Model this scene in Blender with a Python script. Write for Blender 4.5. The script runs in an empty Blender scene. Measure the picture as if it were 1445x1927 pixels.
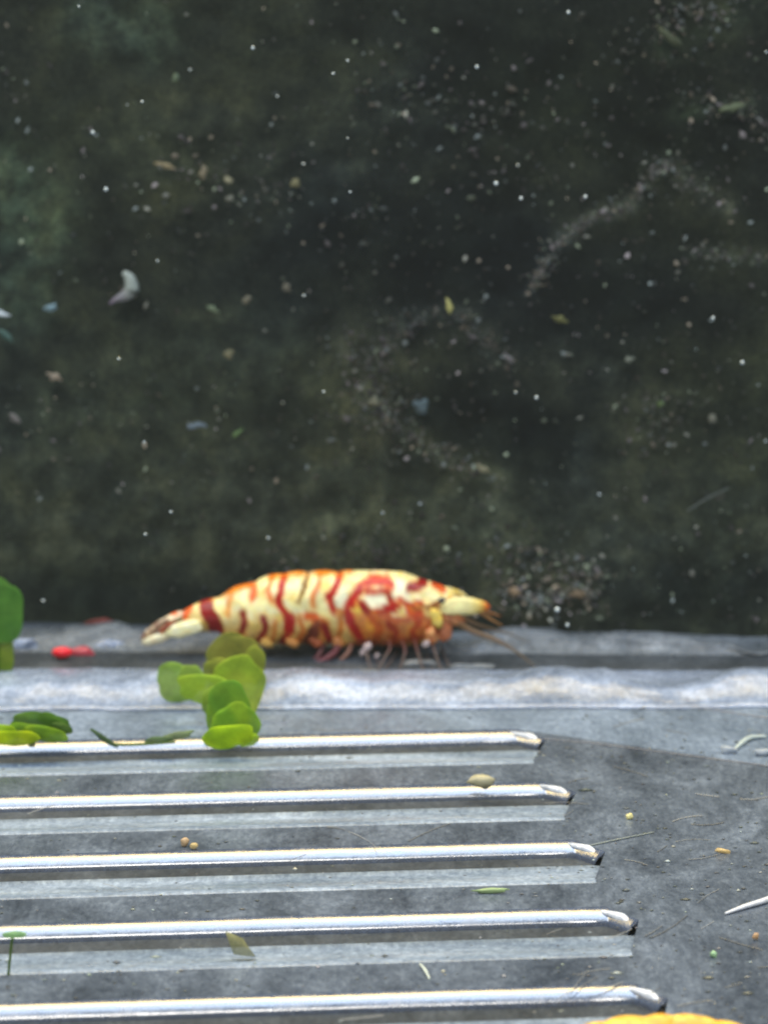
import bpy, bmesh, math, random
from math import radians as R, sin, cos, tan, pi, sqrt, exp, hypot
from mathutils import Vector, noise
random.seed(7)
sc = bpy.context.scene
# ------------------------------------------------------------------ camera, world, lamps (1 unit = 1 cm)
CAMH, PITCH, F = 4.81, R(11.93), 6000.0
cam = bpy.data.cameras.new('camera'); co = bpy.data.objects.new('camera', cam)
sc.collection.objects.link(co); sc.camera = co
co.location = (0, 0, CAMH); co.rotation_euler = (pi/2 - PITCH, 0, 0)
cam.sensor_fit = 'VERTICAL'; cam.sensor_height = 36; cam.lens = F/1927*36
cam.clip_start = .5; cam.clip_end = 500
cam.dof.use_dof = True; cam.dof.focus_distance = 15.2; cam.dof.aperture_fstop = .85
w = bpy.data.worlds.new('World'); sc.world = w; w.use_nodes = True
w.node_tree.nodes['Background'].inputs[0].default_value = (.50, .63, .78, 1)
w.node_tree.nodes['Background'].inputs[1].default_value = .30
sc.view_settings.view_transform = 'Standard'; sc.view_settings.look = 'None'
sc.view_settings.exposure = 0; sc.view_settings.gamma = 1
sc.cycles.filter_width = 2.0
sc.cycles.sample_clamp_indirect = 6
def lamp(name, loc, target, sx, sy, radiance, color):
    l = bpy.data.lights.new(name, 'AREA'); l.shape = 'RECTANGLE'; l.size = sx; l.size_y = sy
    l.energy = radiance*sx*sy*pi; l.color = color
    o = bpy.data.objects.new(name, l); sc.collection.objects.link(o); o.location = loc
    o.rotation_euler = (Vector(target)-Vector(loc)).to_track_quat('-Z', 'Y').to_euler()
lamp('tank_lamp_cool', (0, 13, 30), (0, 15, 0), 90, 13, 4.2, (.62, .77, 1.0))
lamp('added_fringe_lamp', (0, 23, 30), (0, 15, 0), 90, 6.5, 11.0, (1.0, .74, .28))  # added strip, gives the slot edges their yellow colour fringe
lamp('front_fill_lamp', (-4, -6, 26), (0, 17, 0), 20, 9, 11.0, (1.0, .955, .87))  # added soft fill from the camera side for the shrimp's front

# ------------------------------------------------------------------ helpers
FW = Vector((0, cos(PITCH), -sin(PITCH))); UP = Vector((0, sin(PITCH), cos(PITCH))); RT = Vector((1, 0, 0))
ORG = Vector((0, 0, CAMH))
def ray(px, py): return FW + RT*((px-722.5)/F) - UP*((py-963.5)/F)
def P(px, py, z=0.0):                       # where a line of sight meets the height z
    r = ray(px, py); return ORG + r*((z-CAMH)/r.z)
def Q(px, py, Y):                           # where it meets the upright plane y = Y
    r = ray(px, py); return ORG + r*(Y/r.y)
def obj(name, verts, faces, mat, parent=None, smooth=True, cols=None):
    me = bpy.data.meshes.new(name); me.from_pydata([tuple(v) for v in verts], [], faces)
    me.materials.append(mat)
    if smooth: me.polygons.foreach_set('use_smooth', [True]*len(me.polygons))
    if cols:
        a = me.color_attributes.new('pigment', 'FLOAT_COLOR', 'POINT')
        a.data.foreach_set('color', [c for q in cols for c in (q[0], q[1], q[2], 1)])
    me.update()
    o = bpy.data.objects.new(name, me); sc.collection.objects.link(o)
    if parent: o.parent = parent
    return o
def recentre(o, p):                         # origin to the base of the thing
    p = Vector(p)
    for v in o.data.vertices: v.co -= p
    o.location = p; return o
def empty(name, loc):
    o = bpy.data.objects.new(name, None); sc.collection.objects.link(o); o.location = loc
    o.empty_display_size = .2; return o
def under(o, root): o.parent = root; o.matrix_parent_inverse = root.matrix_world.inverted(); return o
def tag(o, label=None, cat=None, group=None, kind=None):
    for k, v in (('label', label), ('category', cat), ('group', group), ('kind', kind)):
        if v: o[k] = v
    return o
def srgb(r, g, b):
    f = lambda c: (c/255/12.92 if c/255 <= .04045 else ((c/255+.055)/1.055)**2.4)
    return (f(r), f(g), f(b))
# ------------------------------------------------------------------ materials
def base_mat(name, col, rough=.5, spec=.5, **kw):
    m = bpy.data.materials.new(name); m.use_nodes = True
    b = m.node_tree.nodes['Principled BSDF']
    b.inputs['Base Color'].default_value = (*col, 1); b.inputs['Roughness'].default_value = rough
    b.inputs['Specular IOR Level'].default_value = spec
    for k, v in kw.items(): b.inputs[k.replace('_', ' ')].default_value = v
    return m
def nodes(m): return m.node_tree.nodes, m.node_tree.links, m.node_tree.nodes['Principled BSDF']
def noise_node(N, L, scale, detail=4, rough=.6, stretch=None, dist=0):
    tc = N.new('ShaderNodeTexCoord'); t = N.new('ShaderNodeTexNoise')
    t.inputs['Scale'].default_value = scale; t.inputs['Detail'].default_value = detail
    t.inputs['Roughness'].default_value = rough; t.inputs['Distortion'].default_value = dist
    if stretch:
        mp = N.new('ShaderNodeMapping'); mp.inputs['Scale'].default_value = stretch
        L.new(tc.outputs['Object'], mp.inputs['Vector']); L.new(mp.outputs[0], t.inputs['Vector'])
    else: L.new(tc.outputs['Object'], t.inputs['Vector'])
    return t
def ramp(N, L, src, stops):
    r = N.new('ShaderNodeValToRGB'); e = r.color_ramp.elements
    while len(e) < len(stops): e.new(.5)
    for k, (p, c) in enumerate(stops): e[k].position = p; e[k].color = (*c, 1)
    L.new(src, r.inputs[0]); return r
def mix(N, L, a, b, fac, mode='MIX'):
    x = N.new('ShaderNodeMix'); x.data_type = 'RGBA'; x.blend_type = mode
    for s, v in ((x.inputs[6], a), (x.inputs[7], b), (x.inputs[0], fac)):
        if hasattr(v, 'is_linked') or hasattr(v, 'links'): L.new(v, s)
        elif isinstance(v, tuple): s.default_value = (*v, 1)
        else: s.default_value = v
    return x.outputs[2]
def bump(N, L, b, src, strength, dist):
    n = N.new('ShaderNodeBump'); n.inputs['Strength'].default_value = strength; n.inputs['Distance'].default_value = dist
    L.new(src, n.inputs['Height']); L.new(n.outputs[0], b.inputs['Normal']); return n

# dark back wall of the tank with an algae film
mw = base_mat('algae_film_wall', (.02, .02, .02), .8, .2)
N, L, B = nodes(mw)
n1 = noise_node(N, L, .55, 3, .55); n2 = noise_node(N, L, 3.2, 8, .62); n3 = noise_node(N, L, 42, 5, .85)
r1 = ramp(N, L, n1.outputs[0], [(.33, (.013, .018, .019)), (.52, (.023, .028, .020)), (.72, (.036, .044, .028))])
r2 = ramp(N, L, n2.outputs[0], [(.34, (.5, .54, .6)), (.5, (1, 1, 1)), (.70, (2.1, 1.9, 1.6))])
r3 = ramp(N, L, n3.outputs[0], [(.32, (.45, .48, .5)), (.5, (1, 1, 1)), (.70, (2.1, 1.95, 1.7))])
x1 = mix(N, L, r1.outputs[0], r2.outputs[0], 1.0, 'MULTIPLY'); x2 = mix(N, L, x1, r3.outputs[0], 1.0, 'MULTIPLY')
at = N.new('ShaderNodeAttribute'); at.attribute_name = 'pigment'
L.new(mix(N, L, x2, at.outputs['Color'], 1.0, 'MULTIPLY'), B.inputs['Base Color'])

# clear plastic over dark ground
def plastic(name, lo, hi, rough, spec, bs=.25, bd=.01, stretch=(.7, .38, 1.0)):
    m = base_mat(name, hi, rough, spec); N, L, B = nodes(m)
    a = noise_node(N, L, 3.0, 9, .74, stretch, .45); c = noise_node(N, L, 34, 5, .85, (1, .45, 1))
    h = noise_node(N, L, 7, 6, .75, (.9, .5, 1.2), .8)
    ra = ramp(N, L, a.outputs[0], [(.34, lo), (.52, tuple(p*.6+q*.4 for p, q in zip(lo, hi))), (.70, hi)])
    rc = ramp(N, L, c.outputs[0], [(.32, (.6, .62, .66)), (.5, (1, 1, 1)), (.70, (1.7, 1.65, 1.55))])
    L.new(mix(N, L, ra.outputs[0], rc.outputs[0], 1.0, 'MULTIPLY'), B.inputs['Base Color'])
    rr = ramp(N, L, h.outputs[0], [(.3, (rough*.6,)*3), (.7, (min(1, rough*1.6),)*3)]); L.new(rr.outputs[0], B.inputs['Roughness'])
    bump(N, L, B, h.outputs[0], bs, bd); return m
mplate = plastic('scuffed_clear_plastic', (.040, .052, .073), (.20, .245, .32), .28, .4)
mfloor = plastic('dark_plastic', (.022, .028, .034), (.085, .10, .118), .5, .3)  # darker tone for slot floors, rim channel, ledge and tank floor
mlip = plastic('frosted_clear_plastic', (.13, .175, .24), (.36, .44, .56), .35, .5, .15, .01, (.3, 1, 1))
mbevel = plastic('polished_clear_plastic', (.05, .07, .12), (.09, .12, .20), .22, 1.0, .35, .006, (.25, 3, 3))
nodes(mbevel)[2].inputs['IOR'].default_value = 2.1
mback = plastic('bluish_clear_plastic', (.10, .135, .19), (.28, .36, .50), .34, .5)
mrear = plastic('dull_rim_plastic', (.07, .085, .10), (.30, .33, .36), .28, .9, .9, .05, (.35, .8, 1.2))
mbead = plastic('highlight_white_plastic', (.55, .6, .68), (.8, .85, .95), .35, 1.0, .2, .005)  # white base colour stands for the bright highlight at slot ends
mrim = plastic('moulded_rim_plastic', (.12, .16, .24), (.46, .57, .82), .2, 1.0, .5, .03, (.6, .8, 1.2))
nodes(mrim)[2].inputs['IOR'].default_value = 1.6

# ------------------------------------------------------------------ THE TRAY
PSI = R(5.05); U = Vector((cos(PSI), sin(PSI), 0)); V = Vector((-sin(PSI), cos(PSI), 0))
def uv(p): return p.dot(U), p.dot(V)
def T(u, v, z=0): return U*u + V*v + Vector((0, 0, z))
tray = empty('plastic_tray', T(0, 15, -.3))
bpy.context.view_layer.update()
tag(tray, 'clear slotted plastic tray floor under the striped shrimp, with long bright-edged slots', 'tray')
corners = [(970, 1372), (1024, 1471), (1078, 1580), (1140, 1706), (1193, 1850)]
UL = -9.0; SLOT = .66; DEEP = .068
slots = []
for c in corners:
    u, v = uv(P(*c)); slots.append((u, v))
pitch = (slots[0][1]-slots[4][1])/4; du = (slots[4][0]-slots[0][0])/4
slots.append((slots[4][0]+du, slots[4][1]-pitch)); slots.append((slots[4][0]+2*du, slots[4][1]-2*pitch))
tips = {round(u, 4): .146-.009*k for k, (u, v) in enumerate(slots)}
def slot_outline(u, v, d=0.0):              # inset d at every side: left, far corner, tip, near corner
    tu = tips[round(u, 4)]
    return [(UL, v-d*1.0), (u-d*.15, v-d*1.0), (u+tu-d*.55, v-SLOT*.30-d*.15), (u-d*.35, v-SLOT+d), (UL, v-SLOT+d)]
ends = []
for k, (u, v) in enumerate(slots):
    # rounded bright edge: successive rings going down and inwards
    # bevel only along the far side and the pointed end
    ring = []; dd, zz = 0, 0; prof = [(0, 0)]
    for th in (84, 76, 70, 65, 61, 57, 54, 51, 48, 45, 42): dd += .0084*sin(R(th)); zz -= .0084*cos(R(th)); prof.append((dd, zz))
    prof.append((dd+.001, zz-.004)); prof.append((dd+.002, -DEEP-.02))
    for (d, z) in prof:
        o_ = slot_outline(u, v, d); pts = []
        seq = [o_[0], o_[1], o_[2], (o_[3][0]*.55+o_[2][0]*.45, o_[3][1]*.55+o_[2][1]*.45)]
        ext = [(UL + (seq[1][0]-UL)*t/60, seq[1][1]) for t in range(60)]
        row = ext + [(seq[1][0], seq[1][1])] + [((seq[1][0]*(1-t)+seq[2][0]*t), seq[1][1]*(1-t)+seq[2][1]*t) for t in (.12, .25, .5, .75, .9, 1)]
        tt = (prof[0][0]+d)
        row.append((seq[2][0]-.02, seq[2][1]-.05))
        ring.append([T(a + .006*noise.noise(Vector((a*3, k*5, 0))), b + .004*noise.noise(Vector((a*2, k*9, 3))), z) for a, b in row])
    n = len(ring[0]); vs = [p for r_ in ring for p in r_]
    fs = [(i*n+j, (i+1)*n+j, (i+1)*n+j+1, i*n+j+1) for i in range(len(ring)-1) for j in range(n-1)]
    under(obj('slot_edge', vs, fs, mbevel), tray)
    e0, e1, e2 = T(u-.030, v-.026, -.014), T(u+tips[round(u, 4)]*.42, v-SLOT*.15-.008, -.018), T(u+tips[round(u, 4)]-.01, v-SLOT*.29-.006, -.026)
    ends.append((e0, e1, e2))
    # floor of the slot
    fl = slot_outline(u, v, 0)
    under(obj('slot_floor', [T(UL, v+.02, -DEEP+.002), T(u+.2, v+.02, -DEEP+.002), T(u+.2, v-SLOT-.02, -DEEP-.0), T(UL, v-SLOT-.02, -DEEP)], [(3, 2, 1, 0)], mfloor), tray)
    # sloping near lip, pointed at the end
    a0, a1 = v-SLOT*.44, v-SLOT
    m = 50
    row0 = [T(UL+(u+.04-UL)*i/m, a0, -DEEP+.016) for i in range(m+1)] + [T(u+.10, a0, -DEEP+.012)]
    rowc = [p+Vector((0, 0, .014)) for p in row0]; rowd = [p - V*.03 + Vector((0, 0, .0)) for p in row0]
    rowm = [T(UL+(u+.02-UL)*i/m, (a0*.35+a1*.65), -.018) for i in range(m+1)] + [T(u+.045, a0*.35+a1*.65, -.020)]
    row1 = [T(UL+(u-UL)*i/m, a1+.008, .009) for i in range(m+1)] + [T(u+.012, a1+.008, .006)]
    row2 = [T(UL+(u-UL)*i/m, a1-.008, -.001) for i in range(m+1)] + [T(u+.012, a1-.008, -.001)]
    rowb = [p - Vector((0, 0, .05)) for p in row0]
    n = m+2; vs = rowb+rowc+rowd+rowm+row1+row2
    fs = [(i*n+j+1, i*n+j, (i+1)*n+j, (i+1)*n+j+1) for i in range(5) for j in range(n-1)]
    under(obj('slot_lip', vs, fs, mlip), tray)
# bars between the slots: slabs with real thickness, slightly crowned edge
def slab(name, pts, th, mat, sub=0):
    n = len(pts); vs = [T(a, b, 0) for a, b in pts] + [T(a, b, -th) for a, b in pts]
    fs = [tuple(range(n))] + [tuple(reversed(range(n, 2*n)))] + [(i, i+n, (i+1) % n+n, (i+1) % n) for i in range(n)]
    return under(obj(name, vs, fs, mat, smooth=False), tray)
VB = uv(P(722, 1300))[1]                       # back edge of the slotted floor
for k in range(len(slots)-1):
    (u0, v0), (u1, v1) = slots[k], slots[k+1]
    slab('bar', [(UL, v1), (u1, v1), (u0, v0-SLOT), (UL, v0-SLOT)], .05, mplate)
u0, v0 = slots[0]
uE, vE = uv(P(1445, 1440)); vE = v0+(vE-v0)*(9-u0)/(uE-u0)
slab('back_bar', [(UL, v0), (u0, v0), (9, vE), (9, VB), (UL, VB)], .05, mback)
pl = []
for k, (u, v) in enumerate(slots):
    pl += [(u, v), (u+tips[round(u, 4)], v-SLOT*.30), (u, v-SLOT)]
    if k < len(slots)-1:
        pass
pl += [(slots[-1][0], slots[-1][1]-SLOT-.4), (9, slots[-1][1]-SLOT-.4), (9, vE)]
from mathutils.geometry import tessellate_polygon
tri = tessellate_polygon([[Vector((a, b, 0)) for a, b in pl]])
# plate split in triangles, top only plus a skirt
# (steps between slots line up with each bar end)
n = len(pl)
vs = [T(a, b, 0) for a, b in pl] + [T(a, b, -.05) for a, b in pl]
fs = []
for t in tri:
    a, b, c = (vs[i] for i in t)
    fs.append(t if (b-a).cross(c-a).z > 0 else (t[0], t[2], t[1]))
fs += [(i, i+n, (i+1) % n+n, (i+1) % n) for i in range(n)]
under(obj('end_plate', vs, fs, mplate, smooth=False), tray)

# rims at the back: profiles swept across, each line follows its own image-true straight edge
def sweep(name, prof, mat, amp=.0, seed=0, parent=tray, nx=160, xl=-40, xr=1500):
    """prof: list of (py_left, py_right, z); extruded between the two ends on the ground"""
    rows = []
    for (yl, yr, z) in prof:
        a = P(xl, yl, z); b = P(xr, yr, z); row = []
        for i in range(nx+1):
            t = i/nx; t2 = -1.2 + t*3.4
            p = a + (b-a)*t2
            w_ = noise.noise(Vector((p.x*1.6, p.y*.8+seed, seed)))*amp + noise.noise(Vector((p.x*5, seed*3+p.y, 2)))*amp*.45
            row.append(p + Vector((0, w_*1.2*max(0, min(1, (z+.005)/.04)), w_*.5*max(0, min(1, (z-.01)/.05)))))
        rows.append(row)
    n = nx+1; vs = [p for r_ in rows for p in r_]
    fs = [(i*n+j+1, i*n+j, (i+1)*n+j, (i+1)*n+j+1) for i in range(len(rows)-1) for j in range(n-1)]
    fs = [tuple(reversed(f)) for f in fs]
    return under(obj(name, vs, fs, mat), parent)
sweep('front_rim', [(1258, 1262, .00), (1266, 1268, .06), (1271, 1272, .082), (1276, 1276, .090), (1282, 1281, .088), (1288, 1287, .079), (1297, 1295, .062), (1308, 1305, .040), (1320, 1316, .018), (1328, 1323, .007), (1338, 1332, .004), (1340, 1334, -.02)], mrim, .13, 3, nx=320)
sweep('rim_channel', [(1216, 1216, .0), (1230, 1232, -.003), (1255, 1258, -.003), (1272, 1274, .0)], mfloor, .0, 5)
sweep('rear_rim', [(1178, 1194, .00), (1184, 1200, .055), (1190, 1204, .066), (1195, 1208, .062), (1202, 1213, .048), (1211, 1220, .026), (1220, 1229, .006), (1226, 1234, .0)], mrear, .17, 11, nx=320)
sweep('rear_ledge', [(1150, 1170, -.001), (1168, 1186, -.001), (1190, 1204, -.001)], mfloor, .0, 15)

# ground under the tray
g = obj('tank_floor', [(-30, 2, -.35), (30, 2, -.35), (30, 20.2, -.35), (-30, 20.2, -.35)], [(0, 1, 2, 3)], mfloor, smooth=False)
tag(g, kind='structure')
# back wall, vertical, slightly oblique to the tray; the algae film on it is thicker along old soft trails
def wally(px): return 19.42-.38*px/1445
TRAILS = [([(1000, 545), (1040, 470), (1100, 420), (1190, 385), (1225, 330), (1255, 308), (1300, 345), (1370, 395)], 17, 1.5, (1.1, 1.0, 1.0)),
 ([(690, 760), (700, 690), (740, 620), (840, 585), (900, 620), (960, 690)], 24, 1.1, (1.1, 1.0, .9)),
 ([(690, 730), (740, 800), (820, 850), (935, 905)], 17, 1.5, (1.15, 1.05, .85)),
 ([(660, 650), (720, 700), (700, 790)], 50, 1.0, (1.15, 1.0, .85)),
 ([(935, 905), (930, 1000), (925, 1120)], 26, .8, (1.1, 1.0, .9)),
 ([(520, 1070), (720, 1010), (900, 1000)], 60, .5, (1.05, 1.0, .85)),
 ([(950, 1120), (1040, 1110), (1140, 1090), (1180, 1050)], 34, 1.1, (1.1, 1.0, .9)),
 ([(1080, 680), (1230, 760), (1210, 830)], 60, .7, (1.1, 1.0, .8)),
 ([(0, 330), (60, 420), (20, 560)], 70, 1.3, (.85, 1.1, .95)), ([(180, 30), (280, 60)], 60, 1.1, (.9, 1.1, .95)),
 ([(0, 1000), (500, 960), (1000, 1010), (1445, 1080)], 150, .55, (1, 1, 1.05)), ([(60, 800), (300, 700), (500, 640)], 110, .5, (1, 1.05, .85)),
 ([(1250, 90), (1330, 60), (1420, 10)], 34, .8, (1, 1.1, .8)), ([(1280, 210), (1400, 200)], 20, .9, (1, 1.1, .8)),
 ([(1280, 470), (1440, 488)], 14, .8, (1, 1, 1)), ([(1100, 820), (1092, 900)], 18, .7, (1, 1, 1.1)), ([(330, 260), (560, 330), (760, 180)], 110, .5, (1.05, 1, .85))]
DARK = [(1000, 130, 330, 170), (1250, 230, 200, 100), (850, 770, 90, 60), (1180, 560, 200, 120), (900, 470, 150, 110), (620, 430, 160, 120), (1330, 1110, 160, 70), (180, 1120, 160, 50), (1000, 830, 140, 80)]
def film(px, py):
    c = [.75, .80, .78]
    for pts, wd, am, tn in TRAILS:
        if not (min(p[0] for p in pts)-3*wd < px < max(p[0] for p in pts)+3*wd and min(p[1] for p in pts)-3*wd < py < max(p[1] for p in pts)+3*wd): continue
        d = segdist(px, py, pts)/wd
        if d < 3:
            k = 2.5*am*exp(-d*d)*(.55+1.1*max(-.3, noise.noise(Vector((px*.03, py*.03, wd)))+.5*noise.noise(Vector((px*.09, py*.09, wd)))))
            for i in range(3): c[i] += k*tn[i]*.75
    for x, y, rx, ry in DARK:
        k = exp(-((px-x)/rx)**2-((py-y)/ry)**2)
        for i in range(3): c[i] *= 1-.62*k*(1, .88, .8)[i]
    return tuple(max(.12, q) for q in c)
def segdist(x, y, pts):
    best = 1e9
    for (x0, y0), (x1, y1) in zip(pts, pts[1:]):
        dx, dy = x1-x0, y1-y0; t = max(0, min(1, ((x-x0)*dx+(y-y0)*dy)/(dx*dx+dy*dy+1e-9)))
        best = min(best, hypot(x-x0-t*dx, y-y0-t*dy))
    return best
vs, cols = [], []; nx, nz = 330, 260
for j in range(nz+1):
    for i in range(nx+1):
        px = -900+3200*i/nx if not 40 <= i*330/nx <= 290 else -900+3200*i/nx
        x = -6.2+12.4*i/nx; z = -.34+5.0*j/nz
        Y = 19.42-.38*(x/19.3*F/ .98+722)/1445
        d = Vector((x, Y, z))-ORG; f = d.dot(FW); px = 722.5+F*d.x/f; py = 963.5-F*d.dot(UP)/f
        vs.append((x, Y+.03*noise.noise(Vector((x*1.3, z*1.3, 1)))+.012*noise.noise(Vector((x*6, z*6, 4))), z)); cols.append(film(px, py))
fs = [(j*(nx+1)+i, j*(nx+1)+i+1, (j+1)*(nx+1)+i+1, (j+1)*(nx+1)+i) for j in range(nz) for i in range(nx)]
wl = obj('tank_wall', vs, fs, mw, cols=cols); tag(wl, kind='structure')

# ------------------------------------------------------------------ pigment materials
def pigment(name, rough=.35, spec=.5, sss=.0, coat=0, transl=0, grain=.25, bs=.12, gs=26, clear=0.0):
    m = base_mat(name, (1, 1, 1), rough, spec); N, L, B = nodes(m)
    a = N.new('ShaderNodeAttribute'); a.attribute_name = 'pigment'
    n = noise_node(N, L, gs, 5, .7); r_ = ramp(N, L, n.outputs[0], [(.3, (1-grain,)*3), (.5, (1, 1, 1)), (.72, (1+grain,)*3)])
    c = mix(N, L, a.outputs['Color'], r_.outputs[0], 1.0, 'MULTIPLY'); L.new(c, B.inputs['Base Color'])
    B.inputs['Subsurface Weight'].default_value = sss; B.inputs['Subsurface Radius'].default_value = (.06, .03, .012); B.inputs['Subsurface Scale'].default_value = .6
    B.inputs['Coat Weight'].default_value = coat; B.inputs['Coat Roughness'].default_value = .25
    bump(N, L, B, n.outputs[0], bs, .01)
    if transl:
        t = N.new('ShaderNodeBsdfTranslucent'); ms = N.new('ShaderNodeMixShader'); ms.inputs[0].default_value = transl
        out = N['Material Output']; L.new(c, t.inputs[0]); L.new(B.outputs[0], ms.inputs[1]); L.new(t.outputs[0], ms.inputs[2])
        tp = N.new('ShaderNodeBsdfTransparent'); m2 = N.new('ShaderNodeMixShader'); m2.inputs[0].default_value = clear
        L.new(ms.outputs[0], m2.inputs[1]); L.new(tp.outputs[0], m2.inputs[2]); L.new(m2.outputs[0], out.inputs[0])
    return m
mshrimp = pigment('shrimp_shell', .36, .4, 0, .2, 0, .3, .6, 12)
mleg = pigment('shrimp_leg', .4, .5, 0, .2, .25, .1, clear=.3)
mleaf = pigment('soft_leaf', .75, .2, 0, 0, .42, .30, .6, 7, clear=.2)
mdeb = pigment('algae_debris', .75, .2, 0, 0, 0, .25, .2)
mbits = pigment('pale_debris', .4, .5, 0, .2, .1, .2, .2)
mbub = base_mat('air_bubble_skin', (.03, .035, .035), .04, 1.0, IOR=2.6)
mbubb = base_mat('bright_bubble_skin', (.60, .70, .74), .10, 1.0, IOR=1.8)
mred = base_mat('red_blob', (.85, .015, .03), .3, .5)

# ------------------------------------------------------------------ THE SHRIMP
SY = 18.62
SC = Q(600, 1235, SY)
S1 = (Q(601, 1235, SY)-Q(600, 1235, SY)).x      # cm per photo pixel at the shrimp
CREAM = srgb(255, 242, 170); PALE = srgb(255, 252, 214); YEL = srgb(252, 212, 84); TAN = srgb(232, 184, 95)
RED = srgb(186, 20, 6); DRED = srgb(150, 14, 10); ORG_ = srgb(232, 98, 18); BRN = srgb(165, 82, 40); OLV = srgb(150, 105, 30); SAL = srgb(212, 128, 82); MAR = srgb(120, 52, 28)
strokes = [  # polyline, half width, colour
 ([(386, 1126), (392, 1145), (402, 1162), (409, 1183)], 10.5, DRED),
 ([(356, 1140), (346, 1156), (334, 1170)], 7, ORG_),
 ([(459, 1146), (462, 1168), (455, 1182), (443, 1196)], 4.2, DRED),
 ([(497, 1150), (502, 1172), (494, 1190), (485, 1206)], 4.6, DRED),
 ([(470, 1098), (480, 1102), (475, 1118)], 4.5, ORG_),
 ([(536, 1078), (531, 1100), (524, 1122), (538, 1142), (548, 1156), (545, 1178), (531, 1206)], 5, RED),
 ([(545, 1150), (547, 1176)], 8, RED),
 ([(580, 1078), (573, 1100), (562, 1124)], 3.2, OLV),
 ([(640, 1078), (634, 1095), (619, 1112), (629, 1139)], 4.5, RED),
 ([(583, 1147), (600, 1160), (611, 1160)], 7, ORG_),
 ([(600, 1168), (588, 1184), (577, 1199)], 9, MAR),
 ([(611, 1164), (615, 1182), (623, 1202)], 5, DRED),
 ([(678, 1096), (700, 1086), (726, 1086), (734, 1094)], 6.5, srgb(210, 48, 8)),
 ([(676, 1100), (662, 1120), (653, 1138), (664, 1168), (677, 1192), (684, 1208)], 6.5, RED),
 ([(681, 1124), (697, 1146), (716, 1142), (738, 1128), (730, 1106)], 5, DRED),
 ([(716, 1142), (740, 1132), (745, 1128)], 8, RED),
 ([(771, 1099), (783, 1098), (797, 1093)], 6, DRED),
 ([(776, 1138), (786, 1148)], 10, srgb(200, 60, 20)),
 ([(775, 1134), (800, 1134), (836, 1131), (868, 1121)], 2.6, srgb(120, 70, 30)),
 ([(716, 1146), (742, 1156), (768, 1152)], 4, srgb(200, 90, 50)),
 ([(508, 1084), (530, 1077), (570, 1074), (610, 1074), (660, 1074)], 2.2, srgb(240, 140, 20)),
 ([(400, 1122), (425, 1114), (450, 1102), (470, 1094)], 3, srgb(235, 130, 30)),
 ([(800, 1156), (808, 1162), (790, 1180)], 4, srgb(205, 110, 50)),
 ([(822, 1150), (826, 1170), (806, 1196), (826, 1202)], 5, srgb(190, 90, 50)),
 ([(736, 1190), (760, 1196), (790, 1192)], 5, srgb(185, 75, 35)),
 ([(700, 1150), (714, 1170), (708, 1200)], 6, srgb(205, 92, 25)),
 ([(512, 1084), (506, 1104), (513, 1122)], 2.6, srgb(225, 110, 20)), ([(604, 1078), (600, 1096), (588, 1112), (592, 1130)], 2.6, srgb(226, 120, 30)),
 ([(440, 1108), (432, 1128), (430, 1150)], 2.2, srgb(232, 140, 50)), ([(565, 1150), (572, 1176), (562, 1200)], 3, srgb(222, 120, 40)), ([(640, 1140), (642, 1170), (636, 1200)], 3, srgb(228, 130, 40)),
 ([(520, 1160), (518, 1186), (510, 1204)], 2.4, srgb(226, 130, 50)), ([(730, 1160), (745, 1180), (740, 1208)], 5, srgb(180, 62, 30)), ([(790, 1160), (776, 1178), (782, 1206)], 5, srgb(196, 74, 30)),
 ([(752, 1118), (764, 1128), (790, 1124)], 3, srgb(200, 60, 20)), ([(818, 1098), (836, 1106)], 3.5, srgb(215, 80, 20)), ([(690, 1104), (712, 1104), (728, 1100)], 3, RED), ([(660, 1210), (700, 1206), (760, 1210)], 4, srgb(190, 80, 40)),
]
blobs = [(690, 1165, 34, 44, srgb(228, 128, 38), .9), (745, 1180, 44, 30, srgb(196, 104, 58), .85), (790, 1178, 26, 22, srgb(232, 170, 75), .8),
 (674, 1132, 9, 13, YEL, 1), (697, 1165, 9, 14, srgb(240, 165, 55), .9), (707, 1118, 24, 15, PALE, 1), (752, 1104, 22, 18, PALE, .9), (809, 1152, 14, 17, srgb(246, 226, 140), 1),
 (600, 1185, 24, 22, srgb(205, 125, 45), .7), (768, 1135, 9, 12, PALE, .9), (840, 1180, 26, 30, srgb(190, 120, 75), .8), (640, 1115, 14, 22, PALE, .9)]
def lerp3(a, b, t): return tuple(p+(q-p)*t for p, q in zip(a, b))
def paint(x, y):
    wx = x + 3.0*noise.noise(Vector((x*.06, y*.06, 1))) + 1.5*noise.noise(Vector((x*.2, y*.2, 5)))
    wy = y + 3.0*noise.noise(Vector((x*.06, y*.06, 7))) + 1.5*noise.noise(Vector((x*.2, y*.2, 9)))
    t = max(0, min(1, (y-1132)/50)); c = lerp3(CREAM, TAN, t*.85)
    pn = noise.noise(Vector((x*.035, y*.05, 12))); c = lerp3(c, YEL, max(0, min(.7, pn*1.3)))
    pn = noise.noise(Vector((x*.09, y*.09, 22))); c = lerp3(c, PALE, max(0, min(.6, pn*1.6)) * (1-t))
    for (bx, by, rx, ry, bc, a) in blobs:
        d = hypot((wx-bx)/rx, (wy-by)/ry); k = max(0, min(1, (1.15-d)/.35))*a
        if k > 0: c = lerp3(c, bc, k)
    for pts, hw, bc in strokes:
        if not (min(p[0] for p in pts)-22 < x < max(p[0] for p in pts)+22): continue
        d = segdist(wx, wy, pts)
        h = max(0, min(1, (hw+8-d)/8))*.55           # orange halo of the pigment
        if bc != OLV: c = lerp3(c, srgb(238, 140, 40), h)
        k = max(0, min(1, (hw*1.3+2.2+2.5*noise.noise(Vector((x*.15, y*.15, 40)))-d)/4)); c = lerp3(c, bc, k)
    return c
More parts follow.
